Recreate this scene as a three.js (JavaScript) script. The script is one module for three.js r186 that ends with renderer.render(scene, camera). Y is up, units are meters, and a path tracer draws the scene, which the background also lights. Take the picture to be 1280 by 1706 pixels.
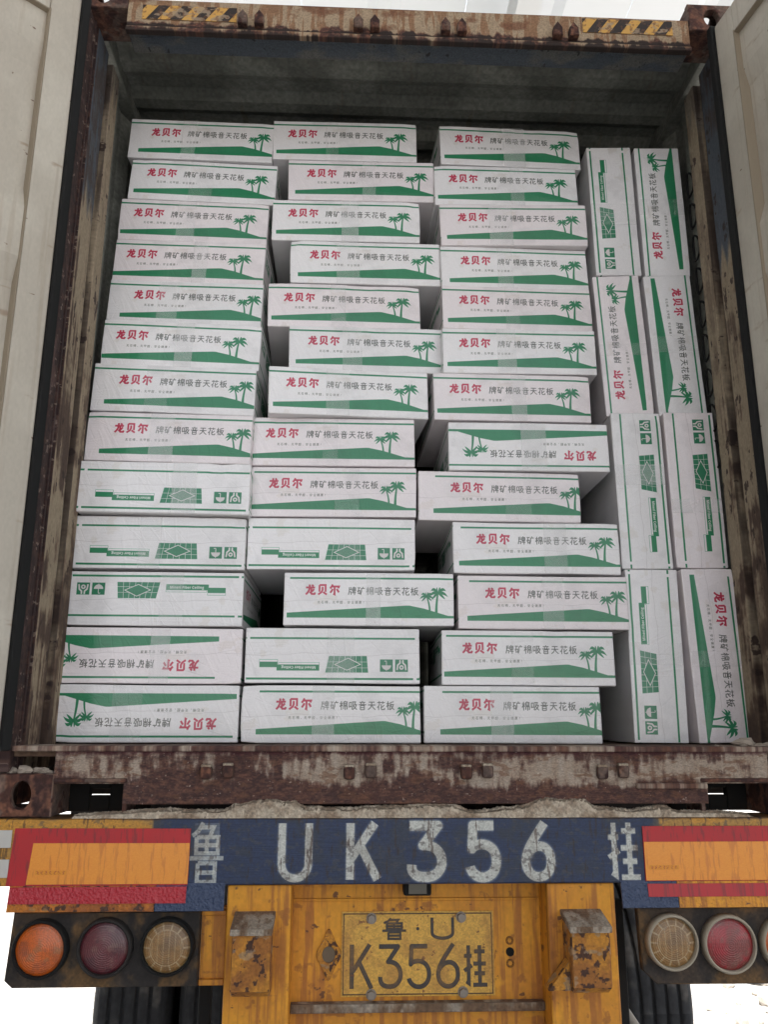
import * as THREE from 'three';
import { RoundedBoxGeometry } from 'three/addons/geometries/RoundedBoxGeometry.js';
import { mergeGeometries } from 'three/addons/utils/BufferGeometryUtils.js';

// ---------------------------------------------------------------- camera, sky, sun, exposure
const F = 1.5;                                   // container floor above the ground
const scene = new THREE.Scene();
const camera = new THREE.PerspectiveCamera(63.22, 769 / 1024, 0.05, 400);
{
  const yaw = 0.0445, pitch = 0.2481, roll = 0.0025;
  const d = new THREE.Vector3(Math.sin(yaw) * Math.cos(pitch), Math.sin(pitch), -Math.cos(yaw) * Math.cos(pitch));
  const r0 = new THREE.Vector3(Math.cos(yaw), 0, Math.sin(yaw)), u0 = new THREE.Vector3().crossVectors(r0, d);
  const r = r0.clone().multiplyScalar(Math.cos(roll)).addScaledVector(u0, Math.sin(roll));
  const u = u0.clone().multiplyScalar(Math.cos(roll)).addScaledVector(r0, -Math.sin(roll));
  camera.quaternion.setFromRotationMatrix(new THREE.Matrix4().makeBasis(r, u, d.clone().negate()));
  camera.position.set(-0.2134, F + 0.0698, 2.5202);
}
const sunDir = new THREE.Vector3(0.06, 0.93, -0.33).normalize();
{ // hazy summer sky: pale at the horizon, soft blue overhead, brighter round the sun
  const w = 512, h = 256, a = new Float32Array(w * h * 4), v = new THREE.Vector3();
  for (let j = 0; j < h; j++) for (let i = 0; i < w; i++) {
    const el = ((j + .5) / h - .5) * Math.PI, az = ((i + .5) / w - .5) * 2 * Math.PI, k = (j * w + i) * 4;
    v.set(Math.cos(el) * Math.cos(az), Math.sin(el), Math.cos(el) * Math.sin(az));
    const e = Math.max(v.y, 0), t = Math.pow(1 - e, 3), c = Math.max(v.dot(sunDir), 0), gl = .9 * Math.pow(c, 24) + .25 * Math.pow(c, 4);
    for (let q = 0; q < 3; q++) a[k + q] = .62 * ([.50, .58, .68][q] * (1 - t) + [.94, .935, .925][q] * t + gl * [1, .96, .9][q]);
    a[k + 3] = 1;
  }
  const t = new THREE.DataTexture(a, w, h, THREE.RGBAFormat, THREE.FloatType);
  t.mapping = THREE.EquirectangularReflectionMapping; t.magFilter = t.minFilter = THREE.LinearFilter; t.needsUpdate = true;
  scene.background = t; scene.environment = t;
}
const sun = new THREE.DirectionalLight(0xfff8f0, 3.5);
sun.name = 'sun'; sun.position.copy(sunDir).multiplyScalar(40); sun.castShadow = true;
Object.assign(sun.shadow.camera, { left: -20, right: 20, top: 20, bottom: -20, near: 1, far: 90 });
sun.shadow.mapSize.set(4096, 4096); scene.add(sun, sun.target);
const renderer = new THREE.WebGLRenderer({ antialias: true });
renderer.toneMapping = THREE.LinearToneMapping; renderer.toneMappingExposure = 3.3;
renderer.shadowMap.enabled = true;

// ---------------------------------------------------------------- helpers
let seed = 7;
const rnd = () => { seed = (seed * 1664525 + 1013904223) >>> 0; return seed / 4294967296; };
const clamp = (x, a = 0, b = 1) => Math.min(b, Math.max(a, x));
const sst = (a, b, x) => { const t = clamp((x - a) / (b - a)); return t * t * (3 - 2 * t); };
const mix = (a, b, t) => a.map((v, i) => v + (b[i] - v) * t);
const hash = (x, y, s) => { let h = (x * 374761393 + y * 668265263 + s * 1274126177) | 0; h = Math.imul(h ^ (h >>> 13), 1274126177); return ((h ^ (h >>> 16)) >>> 0) / 4294967296; };
function vn(x, y, px, py, s) {
  const xi = Math.floor(x), yi = Math.floor(y), fx = x - xi, fy = y - yi;
  const u = fx * fx * (3 - 2 * fx), v = fy * fy * (3 - 2 * fy), m = (a, b) => ((a % b) + b) % b;
  const x0 = m(xi, px), x1 = m(xi + 1, px), y0 = m(yi, py), y1 = m(yi + 1, py);
  return (hash(x0, y0, s) * (1 - u) + hash(x1, y0, s) * u) * (1 - v) + (hash(x0, y1, s) * (1 - u) + hash(x1, y1, s) * u) * v;
}
function fbm(u, v, px, py, s, o = 5) {            // u, v in 0..1, periodic
  let a = 0, w = 0.5, t = 0;
  for (let i = 0; i < o; i++) { a += w * vn(u * px, v * py, px, py, s + i * 17); t += w; w *= 0.55; px *= 2; py *= 2; }
  return a / t;
}
function dataTex(w, h, fn, color = true) {        // fn(u, v) -> [r, g, b] 0..255, v up
  const a = new Uint8Array(w * h * 4);
  for (let j = 0; j < h; j++) for (let i = 0; i < w; i++) {
    const c = fn((i + 0.5) / w, (j + 0.5) / h), k = (j * w + i) * 4;
    if (color) { a[k] = clamp(c[0], 0, 255); a[k + 1] = clamp(c[1], 0, 255); a[k + 2] = clamp(c[2], 0, 255); } else a[k] = a[k + 1] = a[k + 2] = clamp(c * 255, 0, 255);
    a[k + 3] = 255;
  }
  const t = new THREE.DataTexture(a, w, h, THREE.RGBAFormat);
  t.wrapS = t.wrapT = THREE.RepeatWrapping; t.magFilter = THREE.LinearFilter; t.minFilter = THREE.LinearMipmapLinearFilter; t.generateMipmaps = true;
  if (color) t.colorSpace = THREE.SRGBColorSpace;
  t.needsUpdate = true; return t;
}
function canvas(w, h) { const c = document.createElement('canvas'); c.width = w; c.height = h; return [c, c.getContext('2d')]; }
function canvasTex(c, fn, color = true) {         // fn(u, v, rgb) reworks each pixel, v up
  const g = c.getContext('2d');
  if (fn) {
    const im = g.getImageData(0, 0, c.width, c.height), a = im.data;
    for (let j = 0; j < c.height; j++) for (let i = 0; i < c.width; i++) {
      const k = (j * c.width + i) * 4, o = fn((i + 0.5) / c.width, 1 - (j + 0.5) / c.height, [a[k], a[k + 1], a[k + 2]]);
      a[k] = o[0]; a[k + 1] = o[1]; a[k + 2] = o[2]; a[k + 3] = 255;
    }
    g.putImageData(im, 0, 0);
  }
  const t = new THREE.CanvasTexture(c); t.wrapS = t.wrapT = THREE.ClampToEdgeWrapping; t.anisotropy = 8;
  if (color) t.colorSpace = THREE.SRGBColorSpace;
  return t;
}
const std = (o) => new THREE.MeshPhysicalMaterial({ side: THREE.DoubleSide, ...o });
const taken = {};
const numbered = (n) => { taken[n] = (taken[n] ?? -1) + 1; return taken[n] ? `${n}_${String(taken[n]).padStart(3, '0')}` : n; };
function group(name, label, category, pos = [0, 0, 0], grp) {
  const o = new THREE.Group(); o.name = numbered(name); o.position.set(...pos); o.userData = { label, category };
  if (grp) o.userData.group = grp; scene.add(o); return o;
}
function part(name, geos, m, parent, label) {
  const g = Array.isArray(geos) ? (geos.length > 1 ? mergeGeometries(geos.map(strip)) : geos[0]) : geos;
  const o = new THREE.Mesh(g, m); o.name = name; o.castShadow = o.receiveShadow = true; parent.add(o);
  if (label) o.userData.label = label; return o;
}
function strip(g) { const q = g.index ? g.toNonIndexed() : g; for (const k of Object.keys(q.attributes)) if (!['position', 'normal', 'uv'].includes(k)) q.deleteAttribute(k); q.clearGroups?.(); return q; }
// uv in metres by the way a face points
function muv(g, sc = 1, ox = 0, oy = 0) {
  const q = strip(g), p = q.attributes.position, n = q.attributes.normal, uv = new Float32Array(p.count * 2);
  for (let i = 0; i < p.count; i++) {
    const ax = Math.abs(n.getX(i)), ay = Math.abs(n.getY(i)), az = Math.abs(n.getZ(i));
    const [a, b] = az >= ax && az >= ay ? [p.getX(i), p.getY(i)] : ax >= ay ? [p.getZ(i), p.getY(i)] : [p.getX(i), p.getZ(i)];
    uv[2 * i] = a / sc + ox; uv[2 * i + 1] = b / sc + oy;
  }
  q.setAttribute('uv', new THREE.BufferAttribute(uv, 2)); return q;
}
function fuv(g, fn) {                             // custom uv: fn(x, y, z, nx, ny, nz)
  const q = strip(g), p = q.attributes.position, n = q.attributes.normal, uv = new Float32Array(p.count * 2);
  for (let i = 0; i < p.count; i++) { const [a, b] = fn(p.getX(i), p.getY(i), p.getZ(i), n.getX(i), n.getY(i), n.getZ(i)); uv[2 * i] = a; uv[2 * i + 1] = b; }
  q.setAttribute('uv', new THREE.BufferAttribute(uv, 2)); return q;
}
// box from min to max, y measured from the container floor
function bx(x0, x1, y0, y1, z0, z1, r = 0.004) {
  const w = Math.abs(x1 - x0), h = Math.abs(y1 - y0), d = Math.abs(z1 - z0);
  const g = new RoundedBoxGeometry(w, h, d, 1, Math.min(r, w / 2.5, h / 2.5, d / 2.5));
  g.translate((x0 + x1) / 2, F + (y0 + y1) / 2, (z0 + z1) / 2); return strip(g);
}
function extr(pts, depth, holes = [], bevel = 0) {
  const s = new THREE.Shape(pts.map(([x, y]) => new THREE.Vector2(x, y)));
  for (const h of holes) s.holes.push(h);
  return new THREE.ExtrudeGeometry(s, { depth, bevelEnabled: bevel > 0, bevelSize: bevel, bevelThickness: bevel, bevelSegments: 1, curveSegments: 16 });
}
function tube(pts, r, seg = 24, rad = 8, closed = false) { return new THREE.TubeGeometry(new THREE.CatmullRomCurve3(pts.map((p) => new THREE.Vector3(...p)), closed), seg, r, rad, closed); }

// ---------------------------------------------------------------- hand-made characters (strokes in a 100 x 100 square)
const GL = {
  '龙': '8,32 92,32|42,6 42,34 37,56 26,76 8,94|58,32 58,82 63,90 88,90 94,76|84,46 70,62 42,80|62,8 78,22',
  '贝': '22,10 22,70|22,10 78,10 78,70|50,26 50,54 40,74 10,94|56,72 90,94',
  '尔': '32,4 22,24 8,40|26,22 90,22 84,38|50,22 50,92 38,86|32,44 24,60 10,78|70,44 90,74',
  '牌': '14,8 14,50 4,94|14,36 46,36|32,6 32,36|14,60 36,60 36,94|72,2 66,14|54,14 92,14 92,48 54,48 54,14|54,31 92,31|73,14 72,48 56,62|46,70 98,70|80,50 80,98',
  '矿': '4,14 42,14|22,14 16,40 4,60|16,46 16,86|16,46 38,46 38,86|16,78 38,78|70,2 74,14|52,20 96,20|54,20 54,60 42,94',
  '棉': '4,28 40,28|22,4 22,96|22,34 4,66|24,38 38,56|70,2 62,12|50,12 90,12 90,44 50,44 50,12|50,28 90,28|48,56 48,88|48,56 92,56 92,86 84,84|70,46 70,98',
  '吸': '6,18 6,72|6,18 32,18 32,70|6,62 32,62|40,12 80,12 70,42 92,42 78,70 44,94|54,12 52,50 36,92|54,44 70,72 96,94',
  '音': '50,2 50,14|14,16 86,16|32,22 38,38|68,22 62,38|4,42 96,42|26,52 26,96|26,52 74,52 74,96|26,73 74,73|26,94 74,94',
  '天': '14,14 86,14|6,44 94,44|50,14 48,46 34,74 6,94|52,46 66,72 95,94',
  '花': '4,18 96,18|30,4 30,32|70,4 70,32|34,34 22,56 4,72|22,56 22,98|88,44 72,60 46,74|54,36 54,84 60,92 90,92 94,76',
  '板': '4,28 40,28|22,4 22,96|22,34 4,66|24,38 38,56|90,8 70,14 52,16|52,14 50,56 38,94|54,38 88,38 76,68 46,96|58,46 72,76 98,94',
  '鲁': '38,2 26,16 10,24|34,10 66,10 58,24|22,26 80,26 80,52 22,52 22,26|50,26 50,52|22,39 80,39|4,60 96,60|28,68 74,68 74,98 28,98 28,68|28,83 74,83',
  '挂': '4,28 36,28|22,4 22,90 12,86|4,62 36,50|46,18 90,18|68,4 68,46|42,46 94,46|46,68 90,68|68,50 68,94|40,94 98,94',
  '无': '16,14 84,14|6,42 94,42|46,14 44,46 32,74 6,94|58,42 58,84 64,90 90,90 94,74',
  '石': '8,14 92,14|46,14 34,44 6,72|34,50 82,50 82,92 34,92 34,50',
  '甲': '14,10 86,10 86,56 14,56 14,10|14,33 86,33|50,10 50,98',
  '醛': '4,14 44,14|8,30 40,30 40,92 8,92 8,30|18,14 18,50|30,14 30,50|8,74 40,74|50,14 98,14|64,4 64,24|84,4 84,24|74,24 50,50|74,24 98,50|58,58 90,58|74,50 74,92|60,74 88,74|50,92 98,92',
  '安': '50,2 50,14|10,34 10,18 90,18 88,34|44,28 26,66 76,94|72,46 54,78 14,96|6,48 94,48',
  '全': '50,4 6,46|50,4 94,46|26,50 74,50|50,50 50,92|26,70 74,70|10,92 90,92',
  '健': '24,4 6,44|16,30 16,98|30,14 46,14 34,44 46,44 28,92|34,64 50,88 98,92|54,18 86,18 86,40|48,30 98,30|54,42 86,42|70,6 70,80|54,56 90,56|52,68 94,68',
  '康': '52,2 52,14|10,16 94,16|16,16 16,60 4,94|30,28 80,28 80,52|22,40 92,40|30,52 80,52|54,22 54,94 44,90|26,60 38,70|48,74 22,92|84,58 62,70|60,66 94,94',
  '、': '20,70 44,92', '!': '40,10 40,66|40,86 40,90',
};
function glyph(g, ch, x, y, w, h, lw, color) {
  g.strokeStyle = color; g.lineWidth = lw; g.lineCap = 'butt'; g.lineJoin = 'miter';
  for (const s of GL[ch].split('|')) {
    g.beginPath();
    s.split(' ').forEach((p, i) => { const [a, b] = p.split(',').map(Number); g[i ? 'lineTo' : 'moveTo'](x + a / 100 * w, y + b / 100 * h); });
    g.stroke();
  }
}
const LATIN = {                                   // M/L/C paths in a unit box, y down
  U: [['M', .1, 0], ['L', .1, .7], ['C', .1, 1.06, .9, 1.06, .9, .7], ['L', .9, 0]],
  K: [['M', .12, 0], ['L', .12, 1], ['M', .86, 0], ['L', .16, .62], ['M', .42, .4], ['L', .94, 1]],
  3: [['M', .04, .05], ['L', .84, .05], ['L', .42, .4], ['C', 1.1, .38, 1.1, .96, .5, .96], ['C', .2, .96, .08, .88, .1, .74]],
  5: [['M', .86, .05], ['L', .2, .05], ['L', .16, .46], ['C', .3, .34, .92, .34, .92, .68], ['C', .92, 1.04, .2, 1.06, .08, .78]],
  6: [['M', .74, 0], ['C', .5, .2, .1, .48, .1, .69], ['C', .1, 1.06, .92, 1.06, .92, .69], ['C', .92, .36, .34, .34, .14, .6]],
};
function latin(g, ch, x, y, w, h, lw, color) {
  g.strokeStyle = color; g.lineWidth = lw; g.lineCap = 'butt'; g.lineJoin = 'round'; g.beginPath();
  for (const [c, ...a] of LATIN[ch]) { const q = a.map((v, i) => (i % 2 ? y + v * h : x + v * w)); c === 'M' ? g.moveTo(...q) : c === 'L' ? g.lineTo(...q) : g.bezierCurveTo(...q); }
  g.stroke();
}

// ---------------------------------------------------------------- surface textures
const RUST = [[66, 40, 36], [106, 64, 50], [42, 30, 30], [128, 92, 72]];
const rustCol = (u, v, px, py, s) => mix(mix(RUST[0], RUST[1], sst(.35, .65, fbm(u, v, px * 2, py * 2, s + 3, 4))), mix(RUST[2], RUST[3], sst(.4, .7, fbm(u, v, px * 5, py * 5, s + 9, 3))), 0.45);
const rustTex = dataTex(512, 512, (u, v) => {
  const c = rustCol(u, v, 6, 6, 11), p = sst(.56, .62, fbm(u, v, 5, 5, 31)), g = fbm(u, v, 64, 64, 5, 2);
  return mix(c, [120, 108, 98], p * .55).map((k) => k * (.8 + .4 * g));
});
const roughBump = dataTex(512, 512, (u, v) => .5 * fbm(u, v, 12, 12, 3) + .5 * fbm(u, v, 70, 70, 8, 3), false);
const M = {};
M.rust = std({ map: rustTex, bumpMap: roughBump, bumpScale: .004, roughness: .92 });
M.black = std({ color: 0x060606, roughness: .85, bumpMap: roughBump, bumpScale: .001 });
M.tyre = std({ map: dataTex(256, 256, (u, v) => mix([46, 46, 48], [86, 82, 78], sst(.45, .7, fbm(u, v, 10, 10, 21))).map((k) => k * (.8 + .4 * fbm(u, v, 60, 60, 22, 2)))), roughness: .85, bumpMap: roughBump, bumpScale: .002 });
M.darkSteel = std({ color: 0x2a2624, roughness: .8, bumpMap: roughBump, bumpScale: .002 });

// corner posts: u runs into the box (0 .. 0.36 m), v up (2.7 m)
function postTex(s) {
  return dataTex(512, 2048, (u, v) => {
    const z = u * .36, y = v * 2.7, up = v + .10 * (fbm(u, v, 3, 6, s) - .5) - .015 * Math.sin(u * 40);
    const streak = fbm(u, v, 26, 9, s + 5), fine = fbm(u, v, 60, 300, s + 6, 3), blot = fbm(u, v, 4, 26, s + 7);
    let c;
    const cream = [160, 144, 122], brown = [100, 79, 64], blue = [82, 88, 97], mud = [70, 52, 44];
    if (z < .095) { c = mix(rustCol(u, v, 5, 40, s), [44, 34, 36], .55); c = mix(c, [112, 90, 84], sst(.62, .72, blot) * .5); c = mix(c, [150, 134, 122], sst(.68, .71, fbm(u, v, 20, 150, s + 2)) * .7); }
    else {
      const paint = mix(cream, blue, z < .23 ? sst(s < 200 ? .70 : .66, s < 200 ? .75 : .69, up) : sst(.93, .95, up) * .3);
      const dirty = mix(brown, mud, sst(.4, .65, blot));
      c = mix(paint, dirty, sst(.45, .62, .6 * blot + .4 * streak + .12 * sst(.75, .0, up) - .05) * (z > .27 ? .85 - .55 * sst(.3, .6, up) : .85 - .25 * sst(.35, .7, up)));
      c = mix(c, [52, 38, 34], sst(.68, .74, fbm(u, v, 16, 60, s + 12)) * .8);
      c = mix(c, [36, 28, 27], z > .215 && z < .275 ? .55 * sst(.3, .6, streak) : 0);
      if (z > .105 && z < .12) c = mix(c, mud, .7 * sst(.35, .55, blot));
    }
    return c.map((k) => k * (.88 + .24 * fine));
  });
}
M.postL = std({ map: postTex(101), bumpMap: roughBump, bumpScale: .003, roughness: .9 });
M.postR = std({ map: postTex(211), bumpMap: roughBump, bumpScale: .003, roughness: .9 });
// header beam: upper half of the texture is its outer face, lower half its underside
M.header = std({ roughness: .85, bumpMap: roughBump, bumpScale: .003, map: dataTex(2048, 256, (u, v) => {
  const fine = fbm(u, v, 500, 60, 71, 3), st = fbm(u, v, 120, 2, 72, 4), bl = fbm(u, v, 22, 4, 73);
  let c;
  if (v > .5) {
    const y = (v - .5) * 2;                        // 0 at the lower edge
    c = mix([158, 138, 114], [128, 92, 66], sst(.5, .62, st) * .8);
    c = mix(c, [104, 66, 46], sst(.58, .72, bl) * .7);
    c = mix(c, rustCol(u, v, 40, 8, 74), sst(.12, .0, y - .5 * (fbm(u, v, 60, 2, 75) - .35)));
    c = mix(c, [44, 32, 28], sst(.08, 0, y - .32 * (fbm(u, v, 90, 2, 76) - .3)));
    c = mix(c, [86, 46, 32], sst(.93, .98, y + .1 * (bl - .5)));
  } else {
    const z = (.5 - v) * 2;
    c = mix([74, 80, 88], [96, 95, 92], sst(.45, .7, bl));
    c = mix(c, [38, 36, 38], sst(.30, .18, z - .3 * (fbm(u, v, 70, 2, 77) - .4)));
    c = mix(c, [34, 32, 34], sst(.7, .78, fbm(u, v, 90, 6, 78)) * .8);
  }
  return c.map((k) => k * (.8 + .4 * fine));
}) });
// sill
M.sill = std({ roughness: .92, bumpMap: roughBump, bumpScale: .006, map: dataTex(2048, 256, (u, v) => {
  const fine = fbm(u, v, 500, 60, 81, 3), st = fbm(u, v, 130, 3, 82, 4), bl = fbm(u, v, 14, 3, 83), sp = fbm(u, v, 240, 30, 84, 3);
  const light = mix([172, 160, 147], [146, 124, 106], st);
  const dark = mix(rustCol(u, v, 40, 6, 85), [56, 32, 34], .35);
  let k = .86 * sst(.42, .62, .6 * bl + .4 * st + .10 * (1 - u) - .03 + .3 * sst(.5, .05, v));
  let c = mix(light, dark, k);
  c = mix(c, [108, 74, 56], sst(.6, .7, fbm(u, v, 50, 8, 86)) * .5);
  c = mix(c, [70, 34, 40], sst(.86, .95, v + .1 * (st - .5)) * .75);
  c = mix(c, [196, 184, 172], sst(.8, .83, sp) * .6);
  return c.map((q) => q * (.8 + .4 * fine));
}) });
// door lining: cream paint with scuffs
M.door = std({ roughness: .6, bumpMap: roughBump, bumpScale: .0004, map: dataTex(1024, 2048, (u, v) => {
  const fine = fbm(u, v, 200, 200, 91, 2), bl = fbm(u, v, 4, 8, 92), st = fbm(u, v, 60, 5, 93, 4), sc = fbm(u, v, 9, 60, 94);
  let c = mix([196, 189, 176], [182, 174, 161], sst(.35, .65, bl));
  c = mix(c, [146, 128, 108], sst(.58, .8, st) * .22);
  c = mix(c, [134, 110, 88], sst(.7, .86, sc) * .5);
  c = mix(c, [84, 60, 46], sst(.83, .85, fbm(u, v, 24, 120, 95)) * .7);
  c = mix(c, [84, 62, 40], sst(.03, .0, v - .06 * (fbm(u, v, 80, 8, 96) - .4)) * .8);
  return c.map((q) => q * (.975 + .05 * fine));
}) });
M.inner = std({ roughness: .85, bumpMap: roughBump, bumpScale: .002, map: dataTex(512, 512, (u, v) => {
  const bl = fbm(u, v, 5, 5, 111), st = fbm(u, v, 40, 4, 112);
  let c = mix([132, 133, 125], [110, 111, 104], sst(.35, .65, bl)); c = mix(c, [112, 96, 80], sst(.68, .8, st) * .3);
  return c.map((q) => q * (.85 + .3 * fbm(u, v, 90, 90, 113, 2)));
}) });
M.plank = std({ roughness: .9, bumpMap: roughBump, bumpScale: .003, map: dataTex(512, 512, (u, v) => {
  const g = fbm(u, v, 60, 3, 121, 4), b = fbm(u, v, 6, 6, 122);
  return mix(mix([120, 96, 78], [86, 66, 54], g), [150, 140, 130], sst(.55, .7, b) * .5).map((q) => q * (.8 + .4 * fbm(u, v, 100, 100, 123, 2)));
}) });
// trailer yellow, worn
function yellowTex(s, w = 1024, h = 1024) {
  return dataTex(w, h, (u, v) => {
    const bl = fbm(u, v, 5, 5, s), st = fbm(u, v, 60, 4, s + 1, 4), sp = fbm(u, v, 36, 36, s + 2, 4), fine = fbm(u, v, 120, 90, s + 3, 3);
    let c = mix([216, 148, 38], [202, 134, 38], sst(.35, .65, bl));
    c = mix(c, [156, 94, 40], sst(.47, .7, st) * .75);
    c = mix(c, [140, 84, 36], sst(.64, .78, sp) * .6);
    c = mix(c, [92, 56, 34], sst(.76, .80, fbm(u, v, 30, 44, s + 6)) * .8);
    c = mix(c, [222, 158, 42], sst(.66, .72, fbm(u, v, 6, 9, s + 7)) * .6);
    return c.map((q) => q * (.94 + .12 * fine));
  });
}
M.yellow = std({ map: yellowTex(131), bumpMap: roughBump, bumpScale: .0015, roughness: .62 });
M.brown = std({ roughness: .85, bumpMap: roughBump, bumpScale: .003, map: dataTex(512, 512, (u, v) => {
  const bl = fbm(u, v, 8, 8, 141), sp = fbm(u, v, 26, 26, 142);
  let c = mix([182, 124, 46], [146, 94, 44], sst(.38, .62, bl)); c = mix(c, [58, 38, 34], sst(.58, .66, sp) * .85); c = mix(c, [150, 132, 116], sst(.64, .7, fbm(u, v, 14, 20, 143)) * .6);
  return c.map((q) => q * (.85 + .3 * fbm(u, v, 90, 90, 144, 2)));
}) });
M.dust = std({ roughness: 1, bumpMap: roughBump, bumpScale: .01, map: dataTex(512, 512, (u, v) => {
  const a = fbm(u, v, 8, 8, 151), b = fbm(u, v, 60, 60, 152, 3);
  return mix([182, 168, 150], [140, 122, 104], sst(.35, .68, a)).map((q) => q * (.78 + .44 * b));
}) });
M.greyDust = std({ roughness: 1, bumpMap: roughBump, bumpScale: .004, map: dataTex(512, 512, (u, v) => {
  const a = fbm(u, v, 20, 8, 153), b = fbm(u, v, 80, 80, 154, 3);
  return mix([150, 138, 124], [106, 84, 66], sst(.4, .68, a)).map((q) => q * (.78 + .44 * b));
}) });

// ---------------------------------------------------------------- setting: ground, canopy, wall
{
  const g = new THREE.PlaneGeometry(600, 600); g.rotateX(-Math.PI / 2);
  const uv = g.attributes.uv; for (let i = 0; i < uv.count; i++) uv.setXY(i, uv.getX(i) * 200, uv.getY(i) * 200);
  const m = std({ roughness: .95, bumpMap: roughBump, bumpScale: .012, map: dataTex(1024, 1024, (u, v) => {
    const a = fbm(u, v, 5, 5, 161), b = fbm(u, v, 40, 40, 162, 4), c = fbm(u, v, 12, 12, 163);
    return mix(mix([194, 192, 189], [164, 161, 158], a), [126, 122, 117], sst(.62, .68, Math.abs(c - .5) < .012 ? .7 : b) * .6).map((q) => q * (.88 + .24 * b));
  }) });
  const o = new THREE.Mesh(g, m); o.name = 'ground'; o.userData = { kind: 'structure', label: 'pale dusty concrete yard ground under and around the trailer', category: 'ground' }; o.receiveShadow = true; scene.add(o);
}
{
  const stones = [], base = new THREE.IcosahedronGeometry(1, 1), p = base.attributes.position;
  for (let i = 0; i < p.count; i++) { const k = .8 + .4 * hash(Math.round(p.getX(i) * 50), Math.round(p.getY(i) * 50 + p.getZ(i) * 90), 4); p.setXYZ(i, p.getX(i) * k, p.getY(i) * k, p.getZ(i) * k); }
  base.computeVertexNormals();
  const m = std({ color: 0xb4aca2, roughness: 1 }), im = new THREE.InstancedMesh(base, m, 420), t = new THREE.Object3D();
  for (let i = 0; i < 420; i++) {
    const s = .012 + .045 * rnd() * rnd(); t.position.set(1.55 + 3.2 * rnd(), s * .15, -2.1 - 5 * rnd()); t.scale.set(s * 1.5, s * .6, s); t.rotation.set(rnd() * .5, rnd() * 6, rnd() * .5); t.updateMatrix(); im.setMatrixAt(i, t.matrix);
  }
  im.name = 'rubble'; im.userData = { kind: 'stuff', label: 'pale broken rubble scattered on the sunlit ground right of the trailer', category: 'rubble' }; im.castShadow = im.receiveShadow = true; scene.add(im);
}
{
  const t = group('canopy', 'white sheet metal canopy roof on steel beams above the container', 'canopy');
  const white = std({ color: 0xe4e6e8, roughness: .6, transmission: .22, thickness: 0 }), steel = std({ color: 0xd6d8da, roughness: .5 });
  const yr = 6.5, x0 = -9, x1 = 9, z0 = -3.3, z1 = 6.2;
  for (let x = x0, i = 0; x < x1 - .01; x += 1.2, i++) {
    const w = 1.2, pts = [[0, 0], [w * .40, 0], [w * .46, .05], [w * .54, .05], [w * .6, 0], [w - .004, 0], [w - .004, .006], [w * .606, .006], [w * .545, .056], [w * .455, .056], [w * .394, .006], [0, .006]];
    const g = extr(pts, z1 - z0); g.translate(x, yr + .14, z0); part('roof_sheet', muv(g), white, t);
  }
  for (let z = z0 + .25; z < z1; z += 1.3) part('purlin', [new THREE.BoxGeometry(x1 - x0, .01, .07).translate(0, yr + .135, z), new THREE.BoxGeometry(x1 - x0, .13, .008).translate(0, yr + .066, z), new THREE.BoxGeometry(x1 - x0, .01, .07).translate(0, yr, z)], steel, t);
  for (const x of [-8.8, -2.9, 0.95, 8.8]) {
    part('rafter', [new THREE.BoxGeometry(.16, .012, z1 - z0).translate(x, yr - .012, (z0 + z1) / 2), new THREE.BoxGeometry(.01, .26, z1 - z0).translate(x, yr - .15, (z0 + z1) / 2), new THREE.BoxGeometry(.16, .012, z1 - z0).translate(x, yr - .286, (z0 + z1) / 2)], steel, t);
  }
  for (const x of [-8.8, 8.8]) for (const z of [z0 + .4, z1 - .4]) part('column', new THREE.CylinderGeometry(.09, .09, yr - .28, 20).translate(x, (yr - .28) / 2, z), steel, t);
  part('fascia', muv(new THREE.BoxGeometry(x1 - x0, .3, .012).translate(0, yr, z0 - .02)), steel, t);
}

{
  const t = group('warehouse', 'grey warehouse wall standing left of the loading place', 'building');
  const m = std({ roughness: .9, bumpMap: roughBump, bumpScale: .004, map: dataTex(512, 512, (u, v) => mix([112, 106, 98], [88, 82, 76], fbm(u, v, 6, 6, 401)).map((k) => k * (.85 + .3 * fbm(u, v, 80, 80, 402, 2)))) });
  part('wall', muv(new THREE.BoxGeometry(.3, 6.1, 9).translate(-5.2, 3.05, 5.2)), m, t);
  part('plinth', muv(new THREE.BoxGeometry(.36, .5, 9.06).translate(-5.2, .25, 5.2)), M.greyDust, t);
}

// ---------------------------------------------------------------- shipping container
const C = group('shipping_container', 'rusty cream steel shipping container with both rear doors open, loaded on trailer', 'container');
function casting(cx, cy) {
  const w = .178, h = .118, d = .162, e = new THREE.Path(); e.absellipse(0, 0, .032, .042, 0, Math.PI * 2);
  const e2 = new THREE.Path(); e2.absellipse(0, 0, .031, .055, 0, Math.PI * 2);
  const R = (a, b) => [[-a / 2, -b / 2], [a / 2, -b / 2], [a / 2, b / 2], [-a / 2, b / 2]];
  const front = extr(R(w - .006, h - .006), .022, [e], .003); front.translate(0, 0, -.025);
  const top = extr(R(w - .006, d - .03), .018, [e2], .002); top.rotateX(-Math.PI / 2); top.translate(0, cy > 1 ? h / 2 - .021 : -h / 2 + .003, -d / 2 - .012);
  const other = new THREE.BoxGeometry(w, .02, d - .03).translate(0, cy > 1 ? -h / 2 + .01 : h / 2 - .01, -d / 2 - .012);
  const s1 = new THREE.BoxGeometry(.022, h - .044, d - .03).translate(-w / 2 + .012, 0, -d / 2 - .012), s2 = s1.clone().translate(w - .024, 0, 0);
  const g = mergeGeometries([front, top, other, s1, s2].map(strip)); g.translate(cx, F + cy, 0);
  part('corner_casting', muv(g, .6, cx, cy), M.rust, C);
}
for (const sx of [-1, 1]) { casting(sx * 1.13, -.132); casting(sx * 1.13, 2.646); }
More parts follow.
